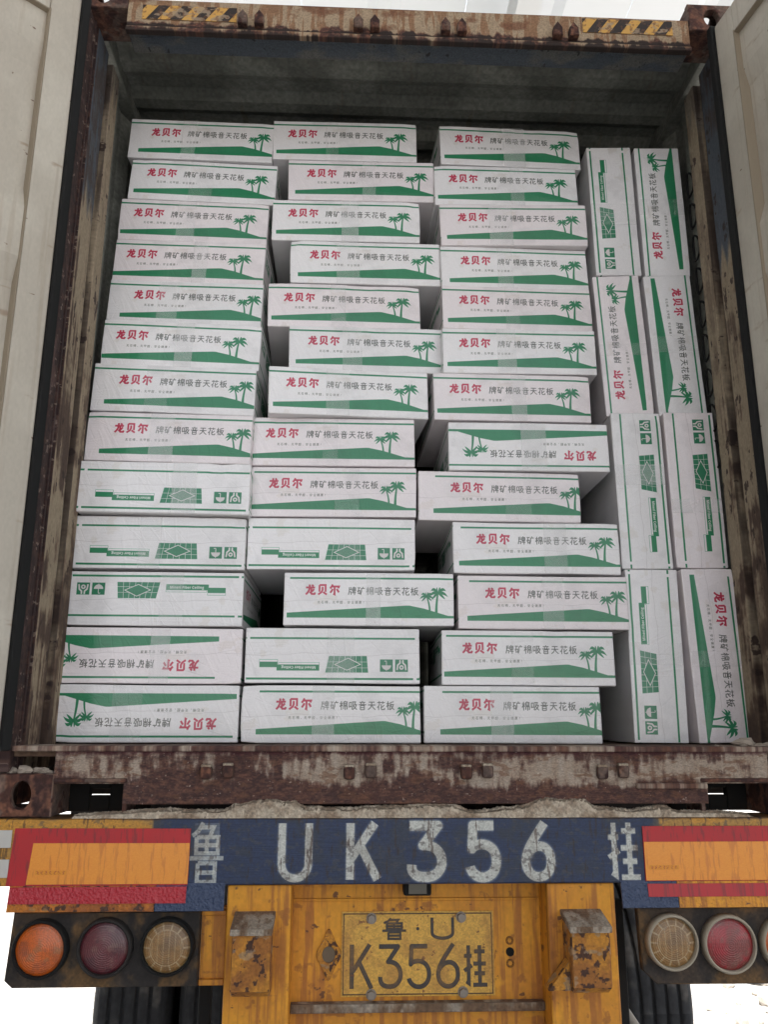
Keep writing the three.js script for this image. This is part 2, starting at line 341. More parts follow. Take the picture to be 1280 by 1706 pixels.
// header beam with its hazard stickers and cam keepers
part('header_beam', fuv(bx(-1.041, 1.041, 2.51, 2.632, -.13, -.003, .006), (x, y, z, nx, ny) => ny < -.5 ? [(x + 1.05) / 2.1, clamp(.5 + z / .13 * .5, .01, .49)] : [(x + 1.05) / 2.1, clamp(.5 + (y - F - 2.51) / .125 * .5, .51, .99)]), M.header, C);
part('header_lip', fuv(bx(-1.041, 1.041, 2.488, 2.508, -.022, .004, .004), (x, y, z) => [(x + 1.05) / 2.1, .53 + .05 * (y - F - 2.488) / .02]), M.header, C);
for (const [a, b, y] of [[-.985, -.645, 2.572], [.635, .975, 2.588]]) {
  const [c, g] = canvas(512, 96);
  g.fillStyle = '#c99a4e'; g.fillRect(0, 0, 512, 96); g.fillStyle = '#2b221f';
  for (let i = -1; i < 5; i++) { g.beginPath(); g.moveTo(i * 128 + 20, 96); g.lineTo(i * 128 + 84, 96); g.lineTo(i * 128 + 150, 0); g.lineTo(i * 128 + 86, 0); g.fill(); }
  const t = canvasTex(c, (u, v, q) => mix(mix(q, [158, 138, 114], sst(.56, .64, fbm(u, v, 10, 3, a > 0 ? 5 : 9)) * .85), [104, 66, 44], sst(.5, .68, fbm(u, v, 30, 6, 19)) * .6));
  part('hazard_sticker', new THREE.BoxGeometry(b - a, .062, .002).translate((a + b) / 2, F + y, -.001), std({ map: t, roughness: .7 }), C, 'weathered black and yellow striped sticker');
}
for (const x of [-.59, -.17, .15, .565]) for (const k of [-.03, .03]) {
  const g = extr([[0, 0], [.028, 0], [.028, .03], [.014, .052], [0, .03]], .024, [], .003); g.translate(x + k - .014, F + 2.521, 0);
  part('cam_keeper', muv(g, .5, x + k, .3), M.rust, C);
}
// posts
for (const s of [-1, 1]) {
  const m = s < 0 ? M.postL : M.postR, P = (a, b, z0, z1, y0 = -.07, y1 = 2.585) => fuv(bx(s * a, s * b, y0, y1, z0, z1, .005), (x, y, z) => [clamp((-z + .3 * (1.17 - Math.abs(x))) / .36, .002, .998), (y - F + .08) / 2.7]);
  part('corner_post', [P(1.172, 1.219, -.088, -.002), P(1.166, 1.21, -.222, -.092), P(1.196, 1.214, -.27, -.222), P(1.162, 1.205, -.36, -.272)], m, C);
  // gasket beads along the rear post face
  part('post_seam', P(1.167, 1.173, -.07, -.058), m, C);
}
// side walls, front wall, roof of trapezoid sheet
function corr(len, pitch, amp, th) {              // closed outline, waves along x
  const a = [], n = Math.ceil(len / pitch);
  for (let i = 0; i < n; i++) for (const [k, y] of [[0, 0], [.27, 0], [.5, amp], [.77, amp]]) { const x = (i + k) * pitch; if (x < len) a.push([x, y]); }
  a.push([len, a[a.length - 1][1]]);
  return [...a, ...a.slice().reverse().map(([x, y]) => [x, y + th])];
}
const LEN = 11.9;
for (const s of [-1, 1]) {
  const g = extr(corr(LEN - .36, .278, .03, .003), 2.7); g.rotateX(-Math.PI / 2);   // x along, z out, y up
  g.rotateY(Math.PI / 2); const b = new THREE.Matrix4().makeScale(-s, 1, 1);
  // after rotation the wave runs along -z; mirror so that it bulges outwards
  g.applyMatrix4(b); g.translate(s * 1.183, F - .08, -.36);
  const q = strip(g); q.computeVertexNormals(); part('side_wall', muv(q), M.inner, C);
}
{
  const g = extr(corr(LEN, .209, .022, .003), 2.36); g.rotateY(Math.PI / 2); g.translate(-1.18, F + 2.655, -.12);
  part('roof_panel', muv(g), M.inner, C);
  part('front_wall', muv(bx(-1.2, 1.2, -.05, 2.7, -LEN - .06, -LEN - .01)), M.inner, C);
  for (const s of [-1, 1]) { part('top_rail', muv(bx(s * 1.158, s * 1.219, 2.61, 2.69, -LEN, -.17)), M.inner, C); part('bottom_rail', muv(bx(s * 1.187, s * 1.219, -.17, -.03, -LEN, -.17)), M.rust, C); }
  for (let i = 0; i < 8; i++) part('floor_plank', muv(bx(-1.176 + i * .294, -1.176 + (i + 1) * .294 - .004, -.028, 0, -LEN, -.035, .003), 1, i * .37, i * .21), M.plank, C);
  for (let i = 0; i < 12; i++) part('cross_member', muv(bx(-1.18, 1.18, -.16, -.03, -.4 - i, -.46 - i)), M.darkSteel, C);
}
// sill with its two notches
{
  const yb = -.154, nt = -.098, pts = [[-1.041, yb + .06], [-1.041, -.006], [1.041, -.006], [1.041, nt], [.852, nt], [.852, yb], [-.842, yb], [-.842, nt], [-1.041, nt]];
  const g = extr(pts, .1, [], .003); g.translate(0, F, -.106);
  part('door_sill', fuv(g, (x, y, z, nx, ny) => [(x + 1.05) / 2.1, clamp((y - F + .15) / .145 + (ny > .5 ? z : 0), .01, .99)]), M.sill, C);
  part('threshold_plate', fuv(bx(-1.165, 1.165, -.012, .004, -.16, .012, .005), (x, y, z) => [(x + 1.2) / 2.4 * .97, .86 + .6 * (y - F) + .1 * z]), M.sill, C);
  for (const s of [-1, 1]) part('notch_frame', muv(mergeGeometries([bx(s * .832, s * .845, -.185, -.098, -.12, -.004), bx(s * 1.04, s * .834, -.098, -.086, -.12, .002)].map(strip)), .5), M.rust, C);
  for (const s of [-1, 1]) part('notch_back', [bx(s * 1.06, s * .985, -.192, -.05, -.2, -.17), bx(s * .925, s * .8, -.192, -.05, -.2, -.17), bx(s * .985, s * .925, -.192, -.146, -.2, -.17), bx(s * .985, s * .925, -.126, -.05, -.2, -.17)], M.black, C);
  part('sill_rib', fuv(bx(.64, .85, -.115, -.1, -.004, .012), (x, y) => [(x + 1.05) / 2.1, .4]), M.sill, C);
  for (const x of [-.58, -.17, .17, .57]) for (const k of [-.03, .032]) { const y = -.068 + k * .06; part('cam_keeper', muv(bx(x + k - .017, x + k + .017, y - .019, y + .019, -.004, .02, .009), .5, x, .2), M.rust, C); part('keeper_dust', muv(bx(x + k - .015, x + k + .015, y + .014, y + .023, .0, .018, .004), .3, x, 0), M.dust, C); }
}
const sealM = std({ color: 0x9c8f7c, roughness: .95, bumpMap: roughBump, bumpScale: .002 });
// doors: frame, trapezoid panel, gasket; local x runs from hinge to free edge, local z is the lining side
function door(hx, hz, ang, mirror) {
  const g = new THREE.Group(); g.name = 'door'; C.add(g); g.position.set(hx, F, hz); g.rotation.y = ang;
  const W = 1.15, y0 = .0, y1 = 2.57, th = .045, s = mirror;
  const uvd = (q) => fuv(q, (x, y, z) => [Math.abs(x) / 1.2 + .3 * z + (s < 0 ? .37 : 0), (y - .0) / 2.62]);
  const B = (a, b, c, d, e, f) => { const q = new RoundedBoxGeometry(Math.abs(b - a), d - c, f - e, 1, .006); q.translate(s * (a + b) / 2, (c + d) / 2, -(e + f) / 2); return strip(q); };
  part('door_frame', uvd(mergeGeometries([B(.0, .105, y0, y1, -th, 0), B(W - .1, W, y0, y1, -th, 0), B(.105, W - .1, y1 - .12, y1, -th, 0), B(.105, W - .1, y0, y0 + .12, -th, 0)])), M.door, g);
  // panel with three horizontal corrugations
  const pr = []; const ys = [.12, .62, .70, .88, .96, 1.42, 1.50, 1.68, 1.76, 2.22, 2.30, 2.45], zs = [-.036, -.036, -.008, -.008, -.036, -.036, -.008, -.008, -.036, -.036, -.02, -.02];
  ys.forEach((y, i) => pr.push([zs[i], y])); ys.slice().reverse().forEach((y, i) => pr.push([zs[zs.length - 1 - i] - .003, y]));
  const p = extr(pr, W - .205); p.rotateY(Math.PI / 2); p.translate(s > 0 ? .105 : -(W - .1), 0, 0);
  p.computeVertexNormals();
  part('door_panel', uvd(p), M.door, g);
  part('sealant_bead', [B(.101, .108, y0 + .11, y1 - .11, -.04, .002), B(.1, W - .1, y1 - .123, y1 - .116, -.04, .0015)], sealM, g);
  const gk = [[.0, y0, y1], [W, y0, y1]].map(([x, a, b]) => B(x === 0 ? -.03 : W, x === 0 ? .0 : W + .03, a - .01, b + .01, -.03, .014));
  for (const q of gk) part('gasket', muv(q), M.black, g);
  return g;
}
door(-1.186, .045, -THREE.MathUtils.degToRad(137), 1);
door(1.118, .03, THREE.MathUtils.degToRad(98), -1);
// lashing rings on the right wall
for (let i = 0; i < 9; i++) {
  const y = 1.05 + i * .145, t = tube([[0, -.055, 0], [.006, -.03, .024], [.006, .03, .024], [0, .055, 0], [.006, .03, -.024], [.006, -.03, -.024]], .0045, 30, 6, true);
  t.translate(1.166, F + y, -.40); part('lashing_ring', t, M.black, C);
}

// ---------------------------------------------------------------- cartons
const PX = 1600, SW = Math.round(.805 * PX), SH = Math.round(.19 * PX);
const GREEN = '#1c8457', GREY = '#686a66', RED = '#c22f50';
function palm(g, x, yb, h, lean, r) {            // canvas units
  g.strokeStyle = GREEN; g.lineCap = 'round';
  const tx = x + lean, ty = yb - h;
  for (let k = 0; k < 12; k++) { const a = k / 12, b = (k + 1) / 12, q = (t) => [x + lean * (t * t), yb - h * t]; g.lineWidth = r * (.26 - .12 * a); g.beginPath(); g.moveTo(...q(a)); g.lineTo(...q(b)); g.stroke(); }
  g.fillStyle = GREEN;
  for (const [a, l, dr] of [[-2.9, .95, .75], [-2.35, 1.05, .55], [-1.8, .8, .35], [-1.25, .85, .4], [-.75, 1.1, .55], [-.2, 1.0, .75], [2.7, .75, .6], [.35, .75, .6]]) {
    const ex = tx + Math.cos(a) * r * l, ey = ty + Math.sin(a) * r * l * .75 + r * dr * .8, mx = tx + Math.cos(a) * r * l * .62, my = ty + Math.sin(a) * r * l * .9;
    g.beginPath(); g.moveTo(tx, ty - r * .05); g.quadraticCurveTo(mx, my - r * .16, ex, ey); g.quadraticCurveTo(mx, my + r * .34, tx, ty + r * .14); g.fill();
  }
}
function atlas(v) {
  const [c, g] = canvas(SW, SH * 2 + 32);
  g.fillStyle = '#f4f1f2'; g.fillRect(0, 0, c.width, c.height);
  const X = (mm) => (mm / 1000 + .1) * PX, Y = (mm, o) => mm / 1000 * PX + o, L = (mm) => mm / 1000 * PX;
  { // brand side
    const o = 0, k = 22, k2 = v ? 36 : 20;
    g.fillStyle = GREEN; g.fillRect(X(v ? 30 : -100), Y(18, o), L(900), L(6.5));
    [...'龙贝尔'].forEach((ch, i) => glyph(g, ch, X(k2 + 48 + i * 42.5), Y(42, o), L(38), L(40), L(6.6), RED));
    [...'牌矿棉吸音天花板'].forEach((ch, i) => glyph(g, ch, X(k2 + 200 + i * 31.4), Y(51, o), L(28), L(31), L(3.1), GREY));
    [...'无石棉、无甲醛、安全健康!'].forEach((ch, i) => glyph(g, ch, X(k2 + 92 + i * 13.2), Y(101, o), L(10.5), L(11), L(1.15), '#85857f'));
    g.fillStyle = GREEN; g.beginPath();
    g.moveTo(X(k), Y(144, o)); g.lineTo(X(k + 418), Y(117, o)); g.lineTo(X(k + 430), Y(117, o)); g.lineTo(X(k + 480), Y(127, o)); g.lineTo(X(k + 565), Y(152, o)); g.lineTo(X(706), Y(155, o)); g.lineTo(X(706), Y(161, o)); g.lineTo(X(k), Y(161, o)); g.fill();
    palm(g, X(k2 + 510), Y(142, o), L(72), L(7), L(35)); palm(g, X(k2 + 487), Y(138, o), L(55), L(-11), L(26));
  }
  { // tile side
    const o = SH + 32;
    g.fillStyle = GREEN; g.fillRect(X(12), Y(13, o), L(572), L(7)); g.fillRect(X(594), Y(13, o), L(120), L(7)); g.fillRect(X(-100), Y(13, o), L(100), L(7));
    g.fillRect(X(5), Y(151, o), L(570), L(6.5)); g.fillRect(X(586), Y(151, o), L(120), L(6.5));
    const sq = (x) => { g.fillStyle = '#22805a'; g.fillRect(X(x), Y(41, o), L(44), L(42)); g.strokeStyle = g.fillStyle = '#e6e0df'; };
    sq(30); g.beginPath(); g.arc(X(52), Y(56, o), L(8), 0, 7); g.fill();
    for (const s of [-1, 1]) { g.lineWidth = L(5.5); g.lineCap = 'round'; g.beginPath(); g.moveTo(X(52 + s * 15), Y(49, o)); g.lineTo(X(52 + s * 13), Y(64, o)); g.lineTo(X(52 + s * 5), Y(71, o)); g.lineTo(X(52 + s * 5), Y(79, o)); g.stroke(); }
    g.fillStyle = '#22805a'; g.beginPath(); g.arc(X(52), Y(56, o), L(3), 0, 7); g.fill();
    sq(82); g.beginPath(); g.arc(X(104), Y(63, o), L(16), Math.PI, 0); g.fill(); g.lineWidth = L(2.6); g.beginPath(); g.moveTo(X(104), Y(45, o)); g.lineTo(X(104), Y(74, o)); g.quadraticCurveTo(X(104), Y(80, o), X(110), Y(77, o)); g.stroke();
    g.fillStyle = '#22805a'; g.beginPath(); g.moveTo(X(167), Y(38, o)); g.lineTo(X(314), Y(38, o)); g.lineTo(X(302), Y(94, o)); g.lineTo(X(172), Y(94, o)); g.fill();
    g.strokeStyle = '#e6e0df'; g.lineWidth = L(1.5); g.lineCap = 'butt';
    for (let i = 1; i < 7; i++) { g.beginPath(); g.moveTo(X(167 + i * 21), Y(38, o)); g.lineTo(X(172 + i * 18.6), Y(94, o)); g.stroke(); }
    for (const y of [54, 74]) { g.beginPath(); g.moveTo(X(168), Y(y, o)); g.lineTo(X(312), Y(y, o)); g.stroke(); }
    g.fillStyle = '#22805a'; g.lineWidth = L(2.6); g.beginPath(); g.moveTo(X(194), Y(66, o)); g.lineTo(X(240), Y(46, o)); g.lineTo(X(282), Y(65, o)); g.lineTo(X(236), Y(87, o)); g.closePath(); g.fill(); g.stroke();
    g.fillStyle = GREEN; g.fillRect(X(335), Y(44, o), L(146), L(20)); g.fillRect(X(478), Y(55, o), L(62), L(18));
    g.strokeStyle = GREEN; g.lineWidth = L(1); g.strokeRect(X(335), Y(64, o), L(140), L(7)); g.strokeRect(X(478), Y(73, o), L(62), L(8));
    g.fillStyle = '#f0ecea'; g.font = `bold ${L(13.5)}px sans-serif`; g.textBaseline = 'middle'; g.fillText('Mineri Fiber Ceiling', X(347), Y(54.5, o), L(118));
  }
  if (v) { // seam of the wrapping film
    g.strokeStyle = 'rgba(130,120,118,.28)'; g.lineWidth = 2;
    for (const o of [0, SH + 32]) { g.beginPath(); for (let i = 0; i <= 60; i++) g[i ? 'lineTo' : 'moveTo'](i / 60 * SW, Y(100 + 4 * Math.sin(i * .23) + 1.5 * Math.sin(i * .9), o)); g.stroke(); }
  }
  return canvasTex(c, (u, w, q) => { const s = 1 - .05 * sst(.5, .75, fbm(u, w, 8, 5, 171 + v)) + .05 * (fbm(u, w, 300, 150, 173, 2) - .5); const st = sst(.66, .74, fbm(u, w, 14, 9, 175 + v)) * .12; return mix(q.map((k) => k * s), [188, 172, 146], st * (q[0] > 150 ? 1 : .3)); });
}
const filmBump = (() => {
  const [c, g] = canvas(SW, SH * 2 + 32); g.fillStyle = '#808080'; g.fillRect(0, 0, c.width, c.height);
  for (let i = 0; i < 170; i++) {
    const x = SW * rnd(), y = c.height * rnd(), a = (rnd() - .5) * 2.4 + (rnd() < .4 ? 1.2 : 0), l = 30 + 150 * rnd();
    g.strokeStyle = rnd() < .5 ? 'rgba(255,255,255,.5)' : 'rgba(0,0,0,.45)'; g.lineWidth = 1.5 + 3.5 * rnd(); g.beginPath(); g.moveTo(x, y); g.quadraticCurveTo(x + Math.cos(a) * l * .5, y + Math.sin(a) * l * .5 + 14 * (rnd() - .5), x + Math.cos(a) * l, y + Math.sin(a) * l); g.stroke();
  }
  for (let i = 0; i < 90; i++) {
    const x = SW * rnd(), y = c.height * rnd(), a = rnd() < .6 ? 1.2 + .7 * (rnd() - .5) : (rnd() - .5) * .7, l = 60 + 200 * rnd(), up = rnd() < .6, x2 = x + Math.cos(a) * l, y2 = y + Math.sin(a) * l, cx = (x + x2) / 2 + 30 * (rnd() - .5), cy = (y + y2) / 2 + 20 * (rnd() - .5), wd = 8 + 14 * rnd();
    for (let k = 0; k < 6; k++) { g.strokeStyle = up ? 'rgba(255,255,255,.13)' : 'rgba(0,0,0,.12)'; g.lineWidth = wd * (1 - k / 6.5); g.lineCap = 'round'; g.beginPath(); g.moveTo(x, y); g.quadraticCurveTo(cx, cy, x2, y2); g.stroke(); }
  }
  return canvasTex(c, (u, v, q) => { const h = q[0] / 255 * .55 + .3 * fbm(u, v, 10, 8, 181) + .12 * fbm(u, v, 8, 90, 182, 2); return [h * 255, h * 255, h * 255]; }, false);
})();
const prints = [atlas(0), atlas(1)];
const cartonMats = [];
for (const v of [0, 1]) for (const col of [0xffffff, 0xfdf7f8, 0xfafafa]) cartonMats.push(std({ map: prints[v], color: col, bumpMap: filmBump, bumpScale: .0034, roughness: .5, clearcoat: .7, clearcoatRoughness: .12 }));
const tapeMats = [.05, .1, .15].map((o) => std({ color: 0xffffff, roughness: .2, transparent: true, opacity: o }));
const CW = .603, CH = .1895, CD = .603;
function cartonGeo(print, shift) {
  const NX = 16, NY = 8, g = new THREE.BoxGeometry(CW, CH, CD, NX, NY, NX), p = g.attributes.position, n = g.attributes.normal, uv = g.attributes.uv, r = .0055;
  const half = [CW / 2, CH / 2, CD / 2], seg = [NX, NY, NX], hs = SH * 2 + 32;
  const remap = (v, k) => {                       // two rings of vertices in the rounded edge, the rest spread over the face
    const h = half[k], N = seg[k], m = Math.round((v / h + 1) * N / 2), e = Math.min(m, N - m), sg = m * 2 < N ? -1 : 1;
    return e === 0 ? sg * h : e === 1 ? sg * (h - r * .5) : e === 2 ? sg * (h - r) : -(h - r) + (m - 2) / (N - 4) * 2 * (h - r);
  };
  const wv = Array.from({ length: 5 }, () => [(rnd() - .5) * 26, (rnd() - .5) * 40, (rnd() - .5) * 26, rnd() * 6.28, .0005 * (.5 + rnd())]);
  const bulge = .001 + .002 * rnd();
  const dents = Array.from({ length: 1 + Math.floor(rnd() * 3) }, () => [rnd() < .5 ? -1 : 1, rnd() < .5 ? -1 : 1, rnd() < .8 ? 1 : -1, .002 + .005 * rnd() * rnd(), .010 + .016 * rnd(), rnd() < .4 ? (rnd() - .5) * 1.6 : 0]);
  for (let i = 0; i < p.count; i++) {
    const q = [remap(p.getX(i), 0), remap(p.getY(i), 1), remap(p.getZ(i), 2)], fn = [n.getX(i), n.getY(i), n.getZ(i)];
    const inn = q.map((v, k) => clamp(v, -half[k] + r, half[k] - r)), d = q.map((v, k) => v - inn[k]), l = Math.hypot(...d);
    let nn = l > 1e-6 ? d.map((v) => v / l) : fn; const o = l > 1e-6 ? inn.map((v, k) => v + nn[k] * r) : q, flatP = [...o];
    let um, vm, pr = print;
    if (Math.abs(fn[2]) > .5) { um = (fn[2] > 0 ? o[0] : -o[0]) + CW / 2 - shift; vm = o[1] + CH / 2; }
    else if (Math.abs(fn[0]) > .5) { um = (fn[0] > 0 ? -o[2] : o[2]) + CW / 2; vm = o[1] + CH / 2; pr = 1 - print; }
    else { um = .35 + o[0] * .1; vm = .012; pr = 0; }
    um = clamp(um, -.098, .703);
    const top = pr === 0 ? 0 : SH + 32, ypx = top + (1 - clamp(vm / CH, .005, .995)) * SH;
    uv.setXY(i, (um + .1) / .805, 1 - ypx / hs);
    const edge = Math.abs(fn[1]) > .5 ? 0 : 1, fx = 1 - (o[0] / half[0]) ** 2, fy = 1 - (o[1] / half[1]) ** 2;
    let h = 0; const gr = [0, 0, 0];
    for (const [a, b, c, ph, A] of wv) { const t = a * o[0] + b * o[1] + c * o[2] + ph; h += A * Math.sin(t); const k = A * Math.cos(t); gr[0] += k * a; gr[1] += k * b; gr[2] += k * c; }
    if (fn[2] > .5) { h += bulge * fx * fy * edge; gr[0] += bulge * -2 * o[0] / half[0] ** 2 * fy; gr[1] += bulge * -2 * o[1] / half[1] ** 2 * fx; }
    h -= .0012; if (Math.abs(fn[1]) > .5) { h = Math.min(h, 0); gr.fill(0); }
    const dn = gr[0] * nn[0] + gr[1] * nn[1] + gr[2] * nn[2]; nn = nn.map((v, k) => v - (gr[k] - dn * nn[k])); const ln = Math.hypot(...nn); nn = nn.map((v) => v / ln);
    for (let k = 0; k < 3; k++) o[k] += (l > 1e-6 ? d[k] / l : fn[k]) * h;
    for (const [sx, sy, sz, A, sig, off] of dents) { const c = [sx * half[0] * (1 - Math.abs(off)), sy * half[1], sz * half[2]], dd = Math.hypot(flatP[0] - c[0], flatP[1] - c[1], flatP[2] - c[2]), w = A * Math.exp(-dd * dd / (2 * sig * sig)); o[0] -= sx * w * (off ? .1 : .5); o[1] -= sy * w * .6; o[2] -= sz * w; }
    p.setXYZ(i, ...o); n.setXYZ(i, ...nn);
  }
  return g;
}
// column, row: x centre, y base, z front, turn, tilt (read off the photograph)
const BOX = `A13,-.845,2.320,-.486,-.034,-.034 A12,-.828,2.128,-.493,-.015,-.034 A11,-.855,1.936,-.486,-.026,-.034 A10,-.858,1.742,-.470,-.040,-.034 A9,-.860,1.554,-.453,-.043,-.034 A8,-.856,1.363,-.422,-.021,-.032 A7,-.864,1.166,-.383,-.015,-.026 A6,-.868,.974,-.373,-.020,-.018 A5,-.863,.776,-.336,.006,-.008 A4,-.874,.583,-.367,.003,-.003 A3,-.873,.385,-.363,-.001,-.001 A2,-.869,.192,-.363,.030,0 A1,-.870,0,-.352,.014,0
B13,-.247,2.330,-.476,.004,.010 B12,-.177,2.137,-.469,.002,.013 B11,-.236,1.946,-.465,.011,.014 B10,-.157,1.753,-.458,.030,.016 B9,-.238,1.560,-.455,.041,.018 B8,-.150,1.373,-.446,.060,.020 B7,-.215,1.173,-.398,.090,.012 B6,-.269,.984,-.419,-.004,.004 B5,-.265,.787,-.406,-.015,.002 B4,-.271,.591,-.397,.003,.002 B3,-.136,.393,-.385,-.029,-.002 B2,-.260,.196,-.383,-.008,0 B1,-.261,0,-.348,.003,0
C13,.449,2.321,-.470,.055,.026 C12,.424,2.127,-.464,.030,.024 C11,.444,1.933,-.440,-.003,.023 C10,.445,1.745,-.459,.040,.024 C9,.443,1.554,-.430,.051,.020 C8,.441,1.361,-.409,.020,.014 C7,.402,1.163,-.393,.027,.008 C6,.456,.969,-.393,-.007,.002 C5,.342,.777,-.400,.019,0 C4,.464,.581,-.377,-.023,-.003 C3,.476,.383,-.361,-.027,-.004 C2,.416,.191,-.365,-.033,-.005 C1,.351,0,-.343,-.021,-.002
D4,.866,1.820,-.456,-.012,.014 D3,.862,1.216,-.453,-.046,.034 D2,.876,.610,-.410,-.049,.005 D1,.870,0,-.371,-.049,-.010 E4,1.068,1.821,-.453,-.039,.006 E3,1.067,1.217,-.444,-.050,.030 E2,1.075,.612,-.397,-.060,.002 E1,1.078,.002,-.355,-.019,.022`.split(/\s+/).map((s) => { const [n, ...v] = s.split(','); return [n, ...v.map(Number)]; });
// which side of the carton shows: print 0 palms, 1 tiles; quarter turns
const SIDE = { A1: [0, 2], A2: [0, 2], A3: [1, 0], A4: [1, 2], A5: [1, 2], B2: [1, 2], B4: [1, 2], C6: [0, 2], D4: [1, 1], D3: [0, 1], D2: [1, 3], D1: [1, 1], E4: [0, 1], E3: [0, 3], E2: [1, 3], E1: [0, 3] };
const SHIFT = { A13: .022, A12: .0, A11: -.012, A10: -.02, A9: .03, A8: -.018, A7: .028, A6: .032, A5: 0, A4: 0, A3: .0, A2: .06, A1: -.012, B13: -.006, B12: .008, B11: -.004, B10: .01, B9: -.006, B8: .006, B7: -.004, B6: -.022, B5: -.022, B4: .01, B3: -.008, B2: .012, B1: .03, C13: -.004, C12: -.008, C11: .004, C10: .012, C9: 0, C8: -.004, C7: -.008, C6: -.02, C5: .034, C4: .0, C3: .012, C2: -.012, C1: .034, E4: .01, E3: -.01, E1: .0 };
const ORD = ['', 'lowest', 'second lowest', 'third lowest', 'fourth lowest', 'fifth lowest', 'sixth lowest', 'middle', 'sixth highest', 'fifth highest', 'fourth highest', 'third highest', 'second highest', 'topmost'];
const ORD4 = ['', 'bottom', 'second lowest', 'third lowest', 'topmost'];
const COLN = { A: 'in left stack', B: 'in centre stack', C: 'in third stack', D: 'in inner right stack', E: 'in outer right stack' };
const PN = [['palm tree print upright', 'palm print reading upward', 'palm print upside down', 'palm print reading downward'], ['green tile print upright', 'tile print reading upward', 'tile print upside down', 'tile print reading downward']];
BOX.forEach(([n, x, y, z, ry, rz], i) => {
  const col = n[0], row = +n.slice(1), [pr, q] = SIDE[n] ?? [0, 0], flat = 'ABC'.includes(col);
  const t = group('carton', `white carton, ${flat ? ORD[row] : ORD4[row]} ${COLN[col]}${flat ? '' : ' standing on end'}, ${PN[pr][q]}`, 'carton', [0, 0, 0], flat ? 'cartons stacked flat in the container' : 'cartons standing on end at the right wall');
  const h = flat ? CH : CW;
  t.position.set(x, F + y + .001, z); t.rotation.set(0, ry, 0);
  const inner = new THREE.Matrix4().makeTranslation(0, h / 2 + .0015 + (flat ? CW : CH) / 2 * Math.abs(Math.sin(rz)) * .0, -CD / 2).multiply(new THREE.Matrix4().makeRotationZ(rz + q * Math.PI / 2));
  const g = cartonGeo(pr, SHIFT[n] ?? 0); g.applyMatrix4(inner);
  part('carton_body', g, cartonMats[(row < 6 && flat || !flat && row < 3 ? 3 : 0) + Math.floor(rnd() * 3)], t);
  const tw = .05 + .05 * rnd(), tg = new THREE.BoxGeometry(tw, CH - .006, .0006).translate((rnd() - .5) * .14, 0, CD / 2 + .0022); tg.applyMatrix4(inner);
  part('packing_tape', muv(tg, .4, rnd(), rnd()), tapeMats[Math.floor(rnd() * 3)], t);
});

// ---------------------------------------------------------------- semi trailer
const T = group('semi_trailer', 'worn yellow semi trailer rear with blue number beam and round tail lamps', 'trailer');
const RX = 1.235;
{ // rear beam with the stencilled number
  const S = 830, w = 2048, h = 152, [c, g] = canvas(w, h), X = (x) => (x + RX) * S, Y = (y) => (-.19 - y) * S;
  g.fillStyle = '#b98430'; g.fillRect(0, 0, w, h);
  for (let k = 6; k >= 0; k--) { g.fillStyle = k ? `rgba(32,46,76,.25)` : '#202e4c'; g.fillRect(X(-.73) - k * 3, 0, X(.675) - X(-.73) + k * 6, h); }
  const spray = (fn) => { for (const [k, a] of [[1.5, .10], [1.3, .2], [1.12, .35], [1, .95]]) fn(k, `rgba(186,188,180,${a})`); };
  for (const [ch, a, b, lw] of [['U', -.396, -.302, .0205], ['K', -.206, -.112, .022], ['3', -.032, .070, .026], ['5', .136, .226, .026], ['6', .294, .382, .0245]].map((q) => q)) spray((k, col) => latin(g, ch, X(a), Y(-.206), X(b) - X(a), (.355 - .206) * S, lw * S * k, col));
  spray((k, col) => glyph(g, '挂', X(.538), Y(-.2), .094 * S, .162 * S, .014 * S * k, col));
  spray((k, col) => k < 1.2 && glyph(g, '鲁', X(-.648), Y(-.2), .104 * S, .162 * S, .011 * S * k, col.replace('.95', '.7')));
  g.fillStyle = 'rgba(176,176,168,.4)'; g.fillRect(X(-.632), Y(-.205), .07 * S, .07 * S);
  const t = canvasTex(c, (u, v, q) => {
    const st = fbm(u, v, 300, 4, 191, 4), bl = fbm(u, v, 40, 4, 192), fine = fbm(u, v, 600, 60, 193, 2), wear = sst(.62, .7, fbm(u, v, 180, 16, 194));
    let o = mix(q, q[0] > 120 ? [104, 96, 88] : [44, 50, 64], (q[0] > 120 ? .3 : .8) * sst(.45, .7, bl));
    o = mix(o, [72, 66, 66], wear * .5); o = mix(o, [52, 34, 28], sst(.66, .72, st) * .5 + sst(.95, .99, v + .05 * (bl - .5)) * .7);
    return o.map((k) => k * (.84 + .32 * fine));
  });
  const bm = std({ map: t, roughness: .55, bumpMap: roughBump, bumpScale: .001 });
  part('rear_beam', fuv(bx(-RX, RX, -.368, -.193, -.12, .018, .006), (x, y, z, nx, ny) => [(x + RX) * S / w, 1 - clamp((-.19 - (y - F)) * S / h, .01, .99)]), bm, T);
}
function lip(x0, x1, m, parent, ya = -.361, yb = -.43, off = 0, name = 'lower_lip') {   // slanted plate below the beam
  const yy = (y) => .02 + (-.366 - y) * .14 + off, th = .006, g = extr([[yy(ya), ya], [yy(yb), yb], [yy(yb) - th, yb - .002], [yy(ya) - th, ya]], x1 - x0);
  g.rotateY(-Math.PI / 2); g.scale(1, 1, 1); g.translate(x1, F, 0); const q = strip(g); q.computeVertexNormals();
  return part(name, muv(q, .5), m, parent);
}
const grit = dataTex(512, 512, (u, v) => .3 * fbm(u, v, 30, 30, 201, 3) + .7 * fbm(u, v, 90, 90, 202, 2), false);
const gritBlue = std({ color: 0x33405c, roughness: .5, bumpMap: grit, bumpScale: .006 }), gritTan = std({ map: M.brown.map, color: 0xffe0b0, roughness: .6, bumpMap: grit, bumpScale: .003 });
const lipYellow = std({ map: M.yellow.map, roughness: .6, bumpMap: grit, bumpScale: .003 });
